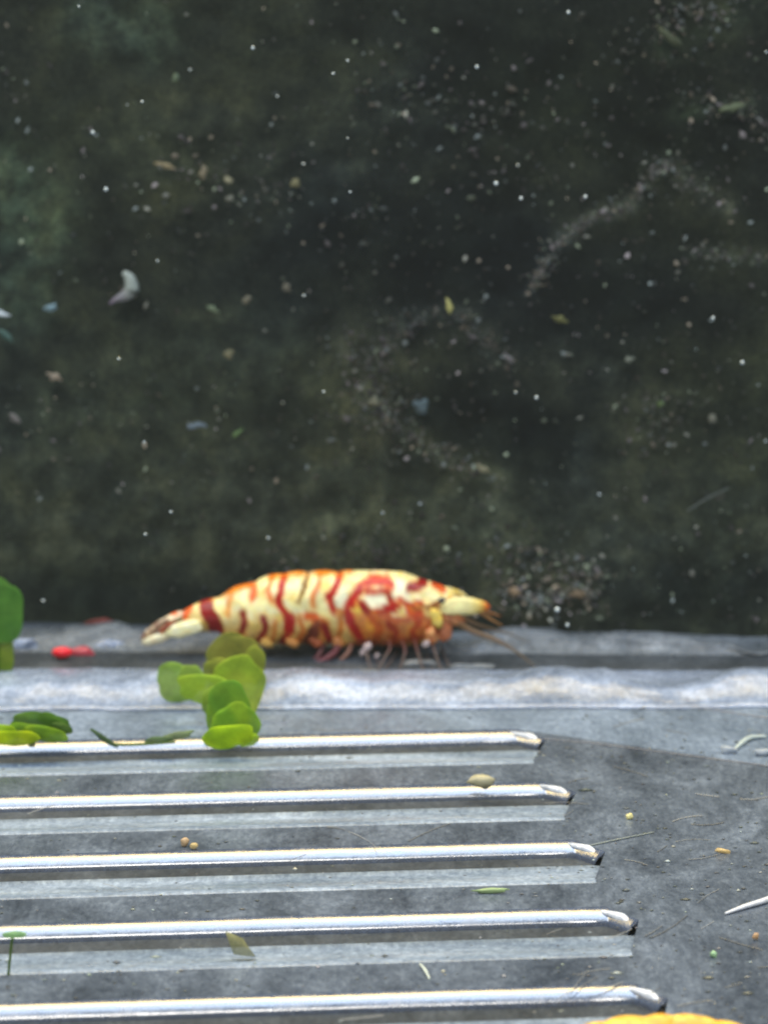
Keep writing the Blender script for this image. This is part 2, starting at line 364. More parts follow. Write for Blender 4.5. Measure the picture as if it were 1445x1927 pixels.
top = [(345, 1150), (365, 1139), (385, 1129), (412, 1124), (440, 1108), (470, 1098), (500, 1087), (533, 1080), (600, 1077), (670, 1077), (720, 1076), (760, 1078), (790, 1089), (830, 1101), (852, 1112), (872, 1132)]
bot = [(345, 1186), (365, 1190), (385, 1188), (412, 1190), (440, 1203), (470, 1209), (533, 1211), (600, 1212), (670, 1212), (720, 1213), (760, 1215), (800, 1212), (830, 1198), (852, 1165), (872, 1142)]
def interp(tab, x):
    if x <= tab[0][0]: return tab[0][1]
    for (a, b), (c, d) in zip(tab, tab[1:]):
        if x <= c: t = (x-a)/(c-a); return b+(d-b)*t
    return tab[-1][1]
def off(t):                                      # the wavy course of a segment's border from back (0) to belly (1)
    return interp([(0, 4), (.3, -9), (.58, 11), (.8, 6), (1, -6)], t)
shr = empty('striped_shrimp', (SC.x, SY, 0)); bpy.context.view_layer.update()
tag(shr, 'red and cream striped dwarf shrimp standing on the tray rim, head to the right', 'shrimp')
def shell(name, xa, xb, flare=1.0, na=None, border=(1, 1), nr=56, cap=False, scallop=0, wide=.36):
    na = na or max(8, int(abs(xb-xa)/2.2)); vs, cols = [], []
    for i in range(na+1):
        s = i/na
        for j in range(nr):
            a = 2*pi*j/nr; ct, st = cos(a), sin(a)
            tt = (1-ct)/2                         # 0 at the back, 1 at the belly
            x0 = xa+off(tt)*border[0]; x1 = xb+off(tt)*border[1]; x = x0+(x1-x0)*s
            yt, yb = interp(top, x), interp(bot, x)
            fl = 1+flare*(1-s)**2*.10 - .035*sin(s*pi)*0 - flare*.05*s**4
            if scallop: yb += scallop*(sin(pi*min(1, max(0, s)))-.6); yt -= 4.5*(sin(pi*min(1, max(0, s)))-.55)
            h = (yb-yt)/2; yc = (yb+yt)/2
            py = yc - h*ct*fl*(1.0)
            wd = h*2*wide*(1-.35*max(0, -ct)**1.5)*(abs(st)**.85)*(1 if st >= 0 else -1)*fl
            n_ = noise.noise(Vector((x*.03, py*.04, st)))*2.2 + noise.noise(Vector((x*.1, py*.1, st*2)))*1.0
            p = Q(x, py, SY); vs.append(Vector((p.x, SY - (wd+n_*(1 if st > 0 else -1)*abs(st))*S1, p.z))); cols.append(paint(x, py))
    fs = [(i*nr+j, i*nr+(j+1) % nr, (i+1)*nr+(j+1) % nr, (i+1)*nr+j) for i in range(na) for j in range(nr)]
    fs.append(tuple(range(nr-1, -1, -1))); fs.append(tuple(na*nr+j for j in range(nr)))
    return under(obj(name, vs, fs, mshrimp, cols=cols), shr)
bounds = [672, 636, 579, 534, 480, 408, 347]
shell('carapace', 664, 872, .35, border=(1, 0))
for a, b in zip(bounds, bounds[1:]):
    shell('abdomen_segment', b, a+7, .45, border=(1 if b > 400 else .3, 1 if a > 480 else .6), scallop=5 if b > 400 else 0)
def blob(name, cx, cy, rx, ry, ang, colf, Y=SY, depth=None, mat=None, parent=None, nu=22, nv=14, rough=.10, power=1.0, seed=None):
    """rounded body; colf(px,py) gives the pigment; ang in degrees, photo plane at distance Y"""
    s1 = (Q(1, cy, Y)-Q(0, cy, Y)).x; depth = depth if depth else min(rx, ry)*.6; c = Q(cx, cy, Y)
    ca, sa = cos(R(ang)), sin(R(ang)); vs, cols = [], []
    sd = seed if seed is not None else cx*.37+cy
    for i in range(nv+1):
        th = pi*i/nv
        for j in range(nu):
            ph = 2*pi*j/nu; lx = cos(th); r_ = sin(th)**power
            k = 1+rough*2*noise.noise(Vector((lx*1.3+sd, r_*cos(ph)*1.3, r_*sin(ph)*1.3)))
            x, y, d = rx*lx*k, ry*r_*cos(ph)*k, depth*r_*sin(ph)*k
            X, Yp = x*ca-y*sa, x*sa+y*ca
            vs.append(Vector((c.x+X*s1, Y-d*s1, c.z-Yp*s1/cos(PITCH)))); cols.append(colf(cx+X, cy+Yp) if callable(colf) else colf)
    fs = [(i*nu+j, i*nu+(j+1) % nu, (i+1)*nu+(j+1) % nu, (i+1)*nu+j) for i in range(nv) for j in range(nu)]
    o = obj(name, vs, fs, mat or mshrimp, cols=cols)
    o['c'] = 0; del o['c']
    bm = bmesh.new(); bm.from_mesh(o.data); bmesh.ops.remove_doubles(bm, verts=bm.verts, dist=1e-5); bmesh.ops.recalc_face_normals(bm, faces=bm.faces); bm.to_mesh(o.data); bm.free()
    for p in o.data.polygons: p.use_smooth = True
    if parent: under(o, parent)
    return o
def tube(name, pts, rads, col, mat=None, parent=None, nr=8, sub=6):
    pts = [Vector(p) for p in pts]; dense, rr = [], []
    n = len(pts)
    for i in range(n-1):
        p0, p1, p2, p3 = pts[max(0, i-1)], pts[i], pts[i+1], pts[min(n-1, i+2)]
        for k in range(sub):
            t = k/sub
            dense.append(.5*((2*p1)+(p2-p0)*t+(2*p0-5*p1+4*p2-p3)*t*t+(3*p1-p0-3*p2+p3)*t**3)); rr.append(rads[i]*(1-t)+rads[i+1]*t)
    dense.append(pts[-1]); rr.append(rads[-1])
    vs, fs, cols = [], [], []
    for i, p in enumerate(dense):
        d = (dense[min(i+1, len(dense)-1)]-dense[max(i-1, 0)]).normalized()
        s_ = d.cross(Vector((0, 0, 1)) if abs(d.z) < .9 else Vector((1, 0, 0))).normalized(); u_ = d.cross(s_)
        for j in range(nr):
            a = 2*pi*j/nr; vs.append(p+(s_*cos(a)+u_*sin(a))*rr[i]); cols.append(col(i/len(dense)) if callable(col) else col)
    fs = [(i*nr+j, i*nr+(j+1) % nr, (i+1)*nr+(j+1) % nr, (i+1)*nr+j) for i in range(len(dense)-1) for j in range(nr)]
    fs.append(tuple(range(nr-1, -1, -1))); fs.append(tuple((len(dense)-1)*nr+j for j in range(nr)))
    o = obj(name, vs, fs, mat or mleg, cols=cols)
    if parent: under(o, parent)
    return o
# bead along each pointed slot end, its highlight put into a white colour
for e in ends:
    tube('slot_end_highlight', e, [.008, .024, .010], (1, 1, 1), mat=mbead, parent=tray, nr=12)
# tail fan
tailc = lambda a, b: (lambda x, y: lerp3(a, b, max(0, min(1, .5+noise.noise(Vector((x*.12, y*.12, 3)))*1.6))))
blob('telson', 322, 1166, 34, 9, -26, tailc(PALE, ORG_), SY-.02, 9, parent=shr)
blob('tail_blade', 291, 1184, 33, 8.5, -38, tailc(srgb(215, 195, 160), srgb(120, 62, 45)), SY-.05, 3.5, parent=shr)
blob('tail_blade', 294, 1203, 31, 8.5, -17, tailc(PALE, srgb(238, 215, 170)), SY-.09, 4, parent=shr)
blob('tail_blade', 347, 1184, 36, 15, -14, tailc(PALE, CREAM), SY-.10, 5, parent=shr)
blob('tail_blade', 312, 1183, 15, 5, -40, srgb(150, 60, 35), SY-.10, 3, parent=shr)
# head: rostrum, antennal scale, eye, mouthparts
blob('rostrum', 850, 1113, 30, 6, 17, tailc(YEL, CREAM), SY, 4, parent=shr)
blob('antennal_scale', 872, 1141, 49, 16.5, -2, lambda x, y: lerp3(lerp3(CREAM, YEL, max(0, min(1, (x-880)/30))), ORG_, max(0, min(1, (x-903)/14))), SY-.16, 6, parent=shr)
st = tube('eye_stalk', [Q(812, 1140, SY-.12), Q(822, 1134, SY-.17), Q(829, 1131, SY-.20)], [.012, .013, .016], srgb(190, 120, 60), parent=shr)
mEye = base_mat('shrimp_eye', (.02, .016, .018), .12, .8)
blob('eye', 831, 1130, 7.5, 6, -10, (0, 0, 0), SY-.21, 6, mat=mEye, parent=shr, rough=.02)
blob('antenna_base', 850, 1163, 25, 13, 18, tailc(srgb(205, 140, 85), srgb(160, 92, 55)), SY-.13, 9, parent=shr)
blob('mouthpart', 838, 1186, 13, 22, 8, tailc(srgb(205, 125, 80), srgb(170, 95, 60)), SY-.12, 9, parent=shr)
blob('mouthpart', 812, 1196, 13, 17, -8, tailc(srgb(228, 165, 95), srgb(185, 90, 50)), SY-.14, 9, parent=shr)
blob('mouthpart', 822, 1163, 10, 20, -20, tailc(srgb(240, 215, 110), YEL), SY-.17, 7, parent=shr)
an = lambda t: lerp3(srgb(150, 112, 72), srgb(110, 100, 82), t)
tube('antenna', [Q(862, 1172, SY-.14), Q(890, 1188, SY-.16), Q(927, 1202, SY-.2), Q(968, 1224, SY-.24), Q(1008, 1256, SY-.3)], [.022, .020, .016, .010, .004], an, parent=shr)
tube('antenna', [Q(868, 1160, SY+.06), Q(900, 1176, SY+.08), Q(948, 1190, SY+.1), Q(1000, 1210, SY+.12)], [.012, .009, .006, .002], an, parent=shr)
tube('antennule', [Q(900, 1146, SY-.12), Q(920, 1152, SY-.13), Q(942, 1160, SY-.14)], [.010, .006, .002], srgb(200, 130, 60), parent=shr)
tube('antennule', [Q(900, 1150, SY-.1), Q(920, 1163, SY-.11), Q(945, 1178, SY-.13)], [.013, .009, .003], srgb(180, 130, 70), parent=shr)
# walking legs
legcol = lambda t: lerp3(srgb(180, 100, 75), srgb(125, 112, 108), min(1, t*1.8))
for k, (x, kx, ky, fx, fy) in enumerate([(702, 694, 1222, 706, 1262), (728, 742, 1226, 716, 1268), (752, 770, 1230, 760, 1262), (778, 792, 1228, 806, 1266), (806, 822, 1222, 838, 1262)]):
    for side in (-1, 1):
        Y = SY+side*.10; sx = 8*side
        f = P(fx+sx, fy-(8 if side > 0 else 0), .004)
        tube('walking_leg', [Q(x, 1198, SY+side*.06), Q(kx+sx, ky-8, Y+side*.03), Q(kx+sx+(fx-kx)*.4, ky+12, (Y+f.y)/2), f], [.013, .010, .007, .004], legcol, parent=shr)
for x, y, r_ in ((692, 1217, 9), (684, 1227, 7), (709, 1234, 5), (802, 1211, 7)):
    blob('claw', x, y, r_, r_*.75, -35, srgb(225, 210, 212), SY-.2, r_*.6, mat=mleg, parent=shr, rough=.2)
for x, c in ((455, TAN), (500, TAN), (548, srgb(215, 150, 80)), (592, BRN), (634, srgb(200, 130, 70))):
    blob('swimmeret', x+2, 1209, 13, 9, 25, c, SY-.08, 8, parent=shr, rough=.2)
tube('swimmeret', [Q(640, 1210, SY-.08), Q(625, 1232, SY-.12), Q(588, 1252, SY-.16)], [.018, .022, .012], srgb(150, 75, 80), parent=shr)
tube('swimmeret', [Q(610, 1210, SY-.05), Q(598, 1236, SY-.09), Q(574, 1262, SY-.12)], [.016, .018, .010], srgb(140, 80, 85), parent=shr)
tube('swimmeret', [Q(660, 1210, SY-.05), Q(655, 1228, SY-.1), Q(630, 1252, SY-.12)], [.016, .016, .010], srgb(190, 140, 120), parent=shr)

for (x, y, rx, ry, yy) in ((42, 1215, 26, 12, 18.75), (204, 1217, 36, 12, 18.78), (392, 1218, 26, 9, 18.8), (548, 1219, 24, 8, 18.8), (790, 1250, 30, 7, 18.35), (888, 1256, 42, 7, 18.3), (1190, 1222, 50, 4, 18.8), (690, 1264, 20, 5, 18.2)):  # added pale blobs stand in for glints and light patches along the rim
    blob('rim_glint_blob', x, y, rx, ry, 0, (1, 1, 1), yy, 9, mat=mrim if x < 600 else mrear, parent=tray, rough=.35)
# second shrimp cut by the lower edge of the picture
y2 = P(1250, 1940, .1).y
sh2 = empty('yellow_shrimp', (P(1250, 1940, .1).x, y2, 0)); bpy.context.view_layer.update()
tag(sh2, 'plain yellow shrimp whose curved back just shows at the bottom edge of the picture', 'shrimp')
for k, (cx, cy, rx, ry) in enumerate([(1130, 1959, 56, 38), (1182, 1950, 62, 38), (1236, 1944, 60, 37), (1296, 1945, 66, 38), (1360, 1958, 66, 38), (1415, 1970, 50, 34)]):
    blob('shell_segment', cx, cy, rx, ry, 4 if cx > 1240 else -6, tailc(srgb(250, 214, 92), srgb(238, 170, 50)), y2, 30, parent=sh2, rough=.06)

# ------------------------------------------------------------------ PLANTS
def leafcol(a, b): return lambda x, y: lerp3(a, b, max(0, min(1, .5+noise.noise(Vector((x*.03, y*.03, 8)))*1.5)))
def plant(name, label, base, leaves, stems, Y):
    r_ = empty(name, Q(*base, Y)); bpy.context.view_layer.update(); tag(r_, label, 'plant', None)
    for (cx, cy, rx, ry, ang, ca, cb, dy) in leaves:
        blob('leaf', cx, cy, rx, ry, ang, leafcol(srgb(*[min(255, q*1.1) for q in ca]), srgb(*[min(255, q*1.1) for q in cb])), Y+dy, 5, mat=mleaf, parent=r_, rough=.12, power=.75, nu=30, nv=22)
    for pts, rad in stems:
        tube('stem', [Q(x, y, Y+.02) for x, y in pts], [rad]*len(pts), srgb(90, 125, 40), mat=mleaf, parent=r_)
    return r_
PY = 16.45
plant('duckweed', 'cluster of round green leaves standing before the shrimp tail, olive leaf on top', (432, 1408),
 [(441, 1242, 50, 49, 80, (146, 146, 62), (132, 138, 60), 1.2), (362, 1276, 26, 22, 60, (150, 176, 80), (140, 168, 70), .8), (478, 1252, 20, 34, 4, (150, 160, 62), (140, 150, 60), .9), (408, 1262, 24, 24, 0, (148, 156, 62), (140, 150, 60), 1.0), (405, 1322, 24, 28, 0, (140, 166, 60), (130, 160, 56), .4), (408, 1396, 26, 12, 10, (150, 182, 40), (140, 172, 40), 0), (466, 1392, 20, 12, -10, (160, 190, 40), (150, 182, 40), 0), (335, 1283, 41, 36, 10, (160, 188, 92), (140, 175, 75), .9), (388, 1297, 52, 28, 8, (165, 190, 62), (150, 180, 62), .6),
  (450, 1292, 54, 50, 85, (172, 190, 66), (150, 176, 56), .7), (430, 1338, 56, 42, 88, (112, 158, 52), (134, 172, 54), .25), (444, 1362, 42, 38, 0, (122, 164, 46), (150, 182, 48), .1), (430, 1386, 48, 22, -8, (178, 206, 34), (140, 175, 30), -.1)],  # lowest leaves painted yellow-green as if the bright slot edge shone through
 [([(432, 1408), (430, 1390), (430, 1370)], .02)], PY)
plant('duckweed', 'low green leaf clump on the far end of the first slot, at the left edge', (60, 1404),
 [(78, 1361, 58, 20, 6, (92, 130, 36), (78, 118, 34), .05), (28, 1389, 46, 15, 0, (190, 205, 25), (150, 180, 30), -.02), (52, 1376, 44, 16, 4, (120, 158, 40), (110, 150, 40), .02), (100, 1358, 30, 14, 24, (96, 132, 44), (84, 124, 40), .06), (88, 1382, 40, 14, 10, (130, 160, 35), (100, 140, 35), 0), (118, 1370, 20, 9, 20, (90, 120, 50), (80, 110, 45), .03), (-10, 1380, 40, 18, 0, (150, 180, 30), (150, 180, 30), 0)],  # yellow low leaves carry the slot edge's light in their colour
 [([(60, 1404), (62, 1385), (66, 1365)], .02)], PY)
plant('duckweed', 'tall dark green leaf rising behind the rim at the left edge, above the low clump', (-6, 1290),
 [(-2, 1150, 60, 46, 88, (80, 128, 50), (92, 140, 58), 0), (-8, 1222, 50, 34, 80, (120, 150, 44), (130, 150, 50), .04)],
 [([(-6, 1290), (-6, 1240), (-4, 1200)], .02)], 18.1)
plant('plant_sprig', 'thin dark green sprig lying across the first slot between both leaf clumps', (215, 1406),
 [(196, 1390, 30, 5, 35, (70, 95, 62), (85, 110, 70), 0), (300, 1392, 26, 6, -4, (95, 120, 80), (110, 130, 95), .03), (335, 1384, 30, 7, -12, (120, 140, 95), (130, 145, 105), .05)],
 [([(190, 1386), (215, 1400), (260, 1401), (330, 1396)], .008)], 16.5)
plant('plant_sprig', 'faint pale green sprout standing on the fourth slot at the left edge', (18, 1836),
 [(28, 1759, 22, 7, -4, (170, 205, 150), (150, 190, 130), 0)], [([(16, 1838), (20, 1800), (24, 1765)], .006)], P(20, 1838).y)
# ------------------------------------------------------------------ LOOSE THINGS
def thing(name, px, py, rx, ry, ang, col, Y, label, cat, mat=None, depth=None, rough=.25, group=None):
    o = blob(name, px, py, rx, ry, ang, col, Y, depth, mat=mat or mbits, nu=12, nv=8, rough=rough)
    c = Q(px, py, Y); recentre(o, c); return tag(o, label, cat, group)
def onfloor(px, py): return P(px, py+2, .0).y
thing('red_spot', 118, 1228, 19, 11, 0, (0, 0, 0), 18.5, 'bright red blob lying on the tray rim left of the shrimp tail', 'blob', mred, 12, .08)  # three reddish rounded bodies, one vivid and two dull
thing('red_spot', 152, 1229, 26, 12, 0, srgb(190, 66, 78), 18.62, 'dull pink smear showing directly right of the bright red blob', 'blob', mbits, 8, .2)
thing('red_spot', 188, 1171, 26, 7, -6, srgb(105, 55, 50), 19.05, 'dark reddish smear on the ledge above the rim left of the tail', 'blob', mdeb, 7, .2)
def flat_flake(name, poly, z, col, label, cat, lift=.0):
    pts = [P(x, y, z+lift*i/len(poly)) for i, (x, y) in enumerate(poly)]; n = len(pts)
    c = sum(pts, Vector())/n
    vs = pts+[c+Vector((0, 0, .03))]+[p-Vector((0, -.004, .012)) for p in pts]
    fs = [(i, (i+1) % n, n) for i in range(n)]+[((i+1) % n, i, i+n+1, (i+1) % n+n+1) for i in range(n)]
    o = obj(name, vs, fs, mbits, smooth=False, cols=[col]*len(vs)); recentre(o, c); return tag(o, label, cat)
# khaki scrap standing up on the fourth slot
yq = P(450, 1800, 0).y
pts = [(424, 1752), (440, 1758), (458, 1766), (468, 1782), (482, 1801), (462, 1799), (440, 1796), (433, 1778)]
vs = [Q(x, y, yq-.01*(i % 3)) for i, (x, y) in enumerate(pts)]+[Q(450, 1780, yq-.05)]+[Q(x, y, yq+.03) for x, y in pts]
n = len(pts); fs = [(i, (i+1) % n, n) for i in range(n)]+[(i, i+n+1, (i+1) % n+n+1, (i+1) % n) for i in range(n)]
o = obj('leaf_scrap', vs, fs, mleaf, cols=[srgb(160, 160, 112)]*len(vs)); recentre(o, Q(452, 1800, yq)); tag(o, 'khaki triangular leaf scrap stuck on the fourth slot, below the pellets', 'leaf scrap')
thing('food_pellet', 348, 1585, 8, 9, 0, srgb(200, 170, 130), onfloor(348, 1592), 'tan food pellet on the third slot edge, left one of two', 'pellet', rough=.2)
thing('food_pellet', 365, 1592, 7, 6, 0, srgb(215, 190, 130), onfloor(365, 1597), 'yellowish food pellet on the third slot edge, right one of two', 'pellet', rough=.2)
thing('food_pellet', 906, 1471, 24, 14, 10, lambda x, y: srgb(178, 172, 138), onfloor(906, 1484), 'large soft beige lump on the second slot edge near its right end', 'lump', mbits, 10, .35)
thing('green_fragment', 925, 1676, 32, 5, -3, srgb(165, 190, 130), onfloor(925, 1680), 'pale green sliver lying below the third slot near its right end', 'fragment')
thing('cream_fragment', 1360, 1602, 14, 5, 10, srgb(215, 185, 120), onfloor(1360, 1604), 'cream fragment on the plain plate at right, right of the third slot', 'fragment')
thing('cream_fragment', 1184, 1537, 7, 6, 10, srgb(240, 230, 160), onfloor(1184, 1540), 'bright cream crumb on the plate right of the second slot', 'crumb')
thing('green_fragment', 1342, 1796, 8, 6, 50, srgb(170, 210, 160), onfloor(1342, 1800), 'mint green crumb on the plate right of the fourth slot', 'crumb')
thing('cream_fragment', 1421, 1762, 6, 7, 0, srgb(205, 165, 120), onfloor(1421, 1768), 'peach crumb near the right edge below the white stick', 'crumb')
def rod(name, pts, rad, col, label, cat, mat=None):
    p = [P(x, y, rad[i]+.002) for i, (x, y) in enumerate(pts)]
    o = tube(name, p, rad, col, mat=mat or mbits, nr=8); recentre(o, p[0]); return tag(o, label, cat)
rod('white_stick', [(1364, 1719), (1400, 1706), (1430, 1697), (1470, 1683)], [.006, .012, .014, .015], srgb(235, 238, 245), 'white thin stick lying on the plate at the right edge', 'stick')
rod('pale_thread', [(1376, 1416), (1395, 1398), (1412, 1388), (1440, 1386)], [.006, .014, .014, .008], srgb(190, 205, 205), 'short pale curled thread near the right edge above the first slot level', 'thread')
rod('pale_thread', [(790, 1814), (800, 1826), (808, 1842)], [.004, .008, .004], srgb(215, 225, 215), 'tiny white hair on the bar between the fourth and fifth slots', 'thread')
rod('pale_thread', [(1022, 1390), (1120, 1399), (1235, 1414), (1450, 1442)], [.003, .003, .003, .003], srgb(150, 150, 155), 'long faint thread running right from the end of the first slot', 'thread')
rod('pale_thread', [(1255, 1322), (1330, 1334), (1450, 1352)], [.003, .003, .004], srgb(160, 160, 165), 'faint straight thread just below the rim at the right edge', 'thread')
rod('pale_thread', [(1110, 1591), (1160, 1580), (1230, 1566)], [.003, .004, .003], srgb(150, 160, 155), 'faint thread rising right from the end of the third slot', 'thread')
for k, (px, py, rx, ry) in enumerate([(1370, 1412, 17, 8), (1438, 1416, 22, 7)]):
    thing('pale_lump', px, py, rx, ry, 0, srgb(165, 175, 185), onfloor(px, py+4), ['pale grey lump left under the curled thread near the right edge', 'pale grey lump on the plate right under the curled thread'][k], 'lump', mbits, 5, .3)
# strewn grit and fibres on the tray: nobody could count them
vs, fs, cols = [], [], []
def addbit(c, sx, sy, sz, ang, col):
    b = len(vs); ca, sa = cos(ang), sin(ang)
    for (x, y, z) in ((1, 0, 0), (0, 1, 0), (-1, 0, 0), (0, -1, 0), (0, 0, 1), (0, 0, -1)):
        j = .7+random.random()*.6; X, Z = x*sx*j, z*sz*j
        vs.append(Vector((c.x+X*ca-Z*sa, c.y+y*sy, c.z+X*sa+Z*ca))); cols.append(col)
    for f in ((0, 1, 4), (1, 2, 4), (2, 3, 4), (3, 0, 4), (1, 0, 5), (2, 1, 5), (3, 2, 5), (0, 3, 5)): fs.append(tuple(b+i for i in f))
for i in range(800):
    px = random.uniform(-60, 1500); py = random.uniform(1330, 1940)
    if i % 3 == 0: px = random.uniform(1000, 1500)
    pu, pvv = uv(P(px, py, .004))
    if any(pu < su+.14 and sv-SLOT*.45 < pvv < sv+.01 for su, sv in slots): continue
    g_ = random.random(); v_ = 95+g_*g_*g_*130
    sz = random.uniform(.003, .006)*(1+1.2*(random.random() > .94))
    addbit(P(px, py, .004), sz*random.uniform(1, 3), sz, sz*.7, 0, srgb(v_*random.uniform(.93, 1.06), v_*1.02, v_*random.uniform(.88, 1.05)))
tag(obj('tray_grit', vs, fs, mbits, cols=cols, smooth=True), 'fine pale grit and crumbs strewn over the slotted tray', 'grit', None, 'stuff')
vs, fs, cols = [], [], []
nb = 0
allv, allf, allc = [], [], []
for i in range(45):
    px = random.uniform(1020, 1480) if i % 4 else random.uniform(0, 1100); py = random.uniform(1340, 1935); ln = random.uniform(20, 90); a = random.gauss(-.15, .35); cv = random.uniform(-.25, .25)
    pp = [P(px+ln*t*cos(a+cv*t), py+ln*t*sin(a+cv*t), .004) for t in (0, .33, .66, 1)]
    v_ = random.uniform(105, 165); r0 = random.uniform(.0012, .0026); b = len(allv)
    for q, p in enumerate(pp):
        for (dy, dz) in ((r0*2, 0), (0, r0), (-r0*2, 0)): allv.append(p+Vector((0, dy, dz))); allc.append(srgb(v_, v_*1.02, v_*1.03))
    for q in range(3):
        for s in range(2): allf.append((b+q*3+s, b+q*3+s+1, b+q*3+s+4, b+q*3+s+3))
tag(obj('tray_fibres', allv, allf, mbits, cols=allc), 'fine tangled fibres and scratches over the plain tray plate', 'fibres', None, 'stuff')

# ------------------------------------------------------------------ specks of algae on the wall
vs, fs, cols = [], [], []
def wallbit(px, py, r_, v_, el=1.6):
    tint = random.choice([(1, 1, .92), (1.06, .98, .86), (.96, 1.02, 1.0), (.97, 1.04, .88), (1.03, .97, .97)])
    c = Q(px, py, wally(px)-.03-random.random()*.03); s = .00332*r_
    addbit(c, s*random.uniform(1, el), s*.5, s*random.uniform(.6, 1), random.uniform(-1.5, 1.5), srgb(v_*tint[0], v_*tint[1], v_*tint[2]))
for i in range(4200):
    px = random.uniform(-80, 1520); py = random.uniform(-80, 1180)
    dens = .35+.9*noise.noise(Vector((px*.004, py*.004, 31)))+(.25 if px > 480 else 0)
    if random.random() > dens: continue
    wallbit(px, py, random.choice([1, 1.5, 1.5, 2, 2, 2.5, 3, 4, 5]), 50+135*random.random()**3)
def trail(pts, n, spread, lo, hi, rr=(2, 7)):
    for i in range(int(n*2.4)):
        spread_ = spread*random.choice([.5, 1, 1.8])
        t = random.random()*(len(pts)-1); k = int(t); t -= k
        x = pts[k][0]*(1-t)+pts[k+1][0]*t+random.gauss(0, spread_); y = pts[k][1]*(1-t)+pts[k+1][1]*t+random.gauss(0, spread_)
        wallbit(x, y, random.uniform(*rr)*random.choice([.4, .5, .7, 1.1]), random.uniform(lo, hi)*random.choice([.7, .85, .95, 1.3]))
trail([(1000, 545), (1040, 470), (1100, 420), (1190, 385)], 170, 7, 70, 112, (2, 5))
trail([(1190, 385), (1225, 330), (1255, 308), (1300, 345), (1370, 395)], 110, 11, 68, 118, (2, 5))
trail([(690, 700), (740, 620), (840, 585), (900, 620), (960, 690)], 130, 14, 62, 98, (2, 6))
trail([(700, 740), (740, 800), (820, 850), (935, 905)], 170, 12, 65, 118, (2, 5))
trail([(650, 650), (720, 700), (700, 780)], 150, 32, 60, 95, (2, 6))
trail([(950, 1040), (1060, 1060), (1140, 1090)], 90, 22, 70, 125, (2, 6))
trail([(955, 1110), (1000, 1135), (1060, 1120), (1120, 1115)], 130, 16, 80, 170, (3, 7))
trail([(1220, 740), (1260, 800), (1200, 830)], 70, 26, 65, 110, (2, 5))
trail([(1230, 60), (1300, 20), (1400, 10)], 60, 24, 70, 115, (3, 7))
trail([(1330, 205), (1400, 195), (1440, 250)], 50, 14, 70, 120, (3, 6))
trail([(1280, 470), (1440, 490)], 50, 9, 65, 100, (2, 5))
trail([(330, 300), (450, 360), (560, 350)], 30, 26, 70, 120, (3, 6))
trail([(700, 150), (900, 240), (1000, 180)], 60, 50, 65, 105, (3, 7))
trail([(500, 1040), (700, 1030), (900, 1060)], 120, 26, 62, 92, (2, 6))
tag(obj('algae_specks', vs, fs, mdeb, cols=cols, smooth=False), 'countless dim algae specks scattered and trailed over the dark wall', 'algae', None, 'stuff')

# larger flakes one can pick out
FL = [(312, 312, 18, 6, 10, (165, 150, 115), 'tan flake on the dark wall, left one of the upper row of three'),
 (384, 324, 7, 14, 10, (150, 140, 115), 'tan upright flake on the dark wall, middle of the upper row of three'),
 (431, 339, 12, 6, 35, (160, 155, 125), 'tan slanted flake on the dark wall, right of the upper row of three'),
 (432, 374, 9, 7, 0, (130, 130, 115), 'dull flake just under the right end of the upper row of three'),
 (554, 345, 9, 11, 20, (135, 130, 95), 'olive flake on the wall right of the upper row of three'),
 (331, 148, 8, 11, 0, (105, 120, 95), 'dim green flake high on the wall at upper left'),
 (98, 578, 13, 8, -15, (150, 180, 190), 'bluish white flake on the wall near the left edge'),
 (103, 709, 14, 9, 10, (170, 155, 135), 'round tan flake on the wall near the left edge above the tail'),
 (28, 788, 11, 7, 40, (135, 130, 125), 'grey flake low on the wall by the left edge'),
 (371, 801, 17, 7, -4, (120, 135, 145), 'blue grey lozenge flake on the wall above the shrimp tail'),
 (447, 815, 14, 4, -40, (115, 145, 90), 'thin green slanted flake right of the blue grey lozenge'),
 (430, 667, 10, 10, 0, (130, 125, 95), 'star shaped olive flake at mid height on the wall'),
 (846, 577, 6, 17, -12, (205, 200, 125), 'bright yellow upright flake at the top of the faint arc'),
 (793, 766, 20, 15, 30, (92, 108, 112), 'soft grey patch inside the faint arc above the shrimp head'),
 (957, 675, 12, 6, 40, (130, 125, 125), 'pinkish grey flake at the right end of the faint arc'),
 (910, 884, 14, 7, 30, (150, 145, 115), 'pale flake at the lower end of the diagonal trail'),
 (1052, 601, 14, 7, 10, (120, 120, 75), 'yellowish flake on the wall right of the arc'),
 (1184, 676, 9, 5, -10, (135, 140, 125), 'small grey flake at mid height in the right half of the wall'),
 (1380, 203, 24, 8, -10, (105, 115, 88), 'long greenish flake near the right edge of the wall, high up'),
 (1262, 72, 32, 8, 38, (85, 92, 70), 'dim slanted flake on the wall at upper right'),
 (1340, 788, 8, 11, 10, (125, 125, 110), 'grey flake near the right edge above the tray'),
 (5, 591, 18, 6, 8, (235, 245, 250), 'bright white streak cut by the left edge of the picture'),
 (12, 632, 22, 6, 40, (90, 120, 110), 'dim teal streak under the bright white streak at the left edge'),
 (968, 1114, 12, 9, 30, (165, 140, 110), 'brown grain beside the shrimp head, nearest to it'),
 (1085, 1118, 15, 10, 10, (140, 120, 95), 'brown grain at the right of the heap beside the shrimp head'),
 (705, 756, 10, 11, 0, (130, 128, 105), 'pale olive flake at the left of the faint arc'),
 (1242, 760, 9, 6, -30, (105, 125, 80), 'small green flake in the dim cluster at right'),
 (540, 540, 7, 10, -20, (120, 115, 100), 'dull brown flake at mid height right of the bent white flake'),
 (465, 564, 8, 10, 0, (135, 130, 110), 'dull tan flake between the bent white flake and the arc'),
 (400, 581, 12, 6, 20, (125, 140, 110), 'dull green flake right of the bent white flake')]
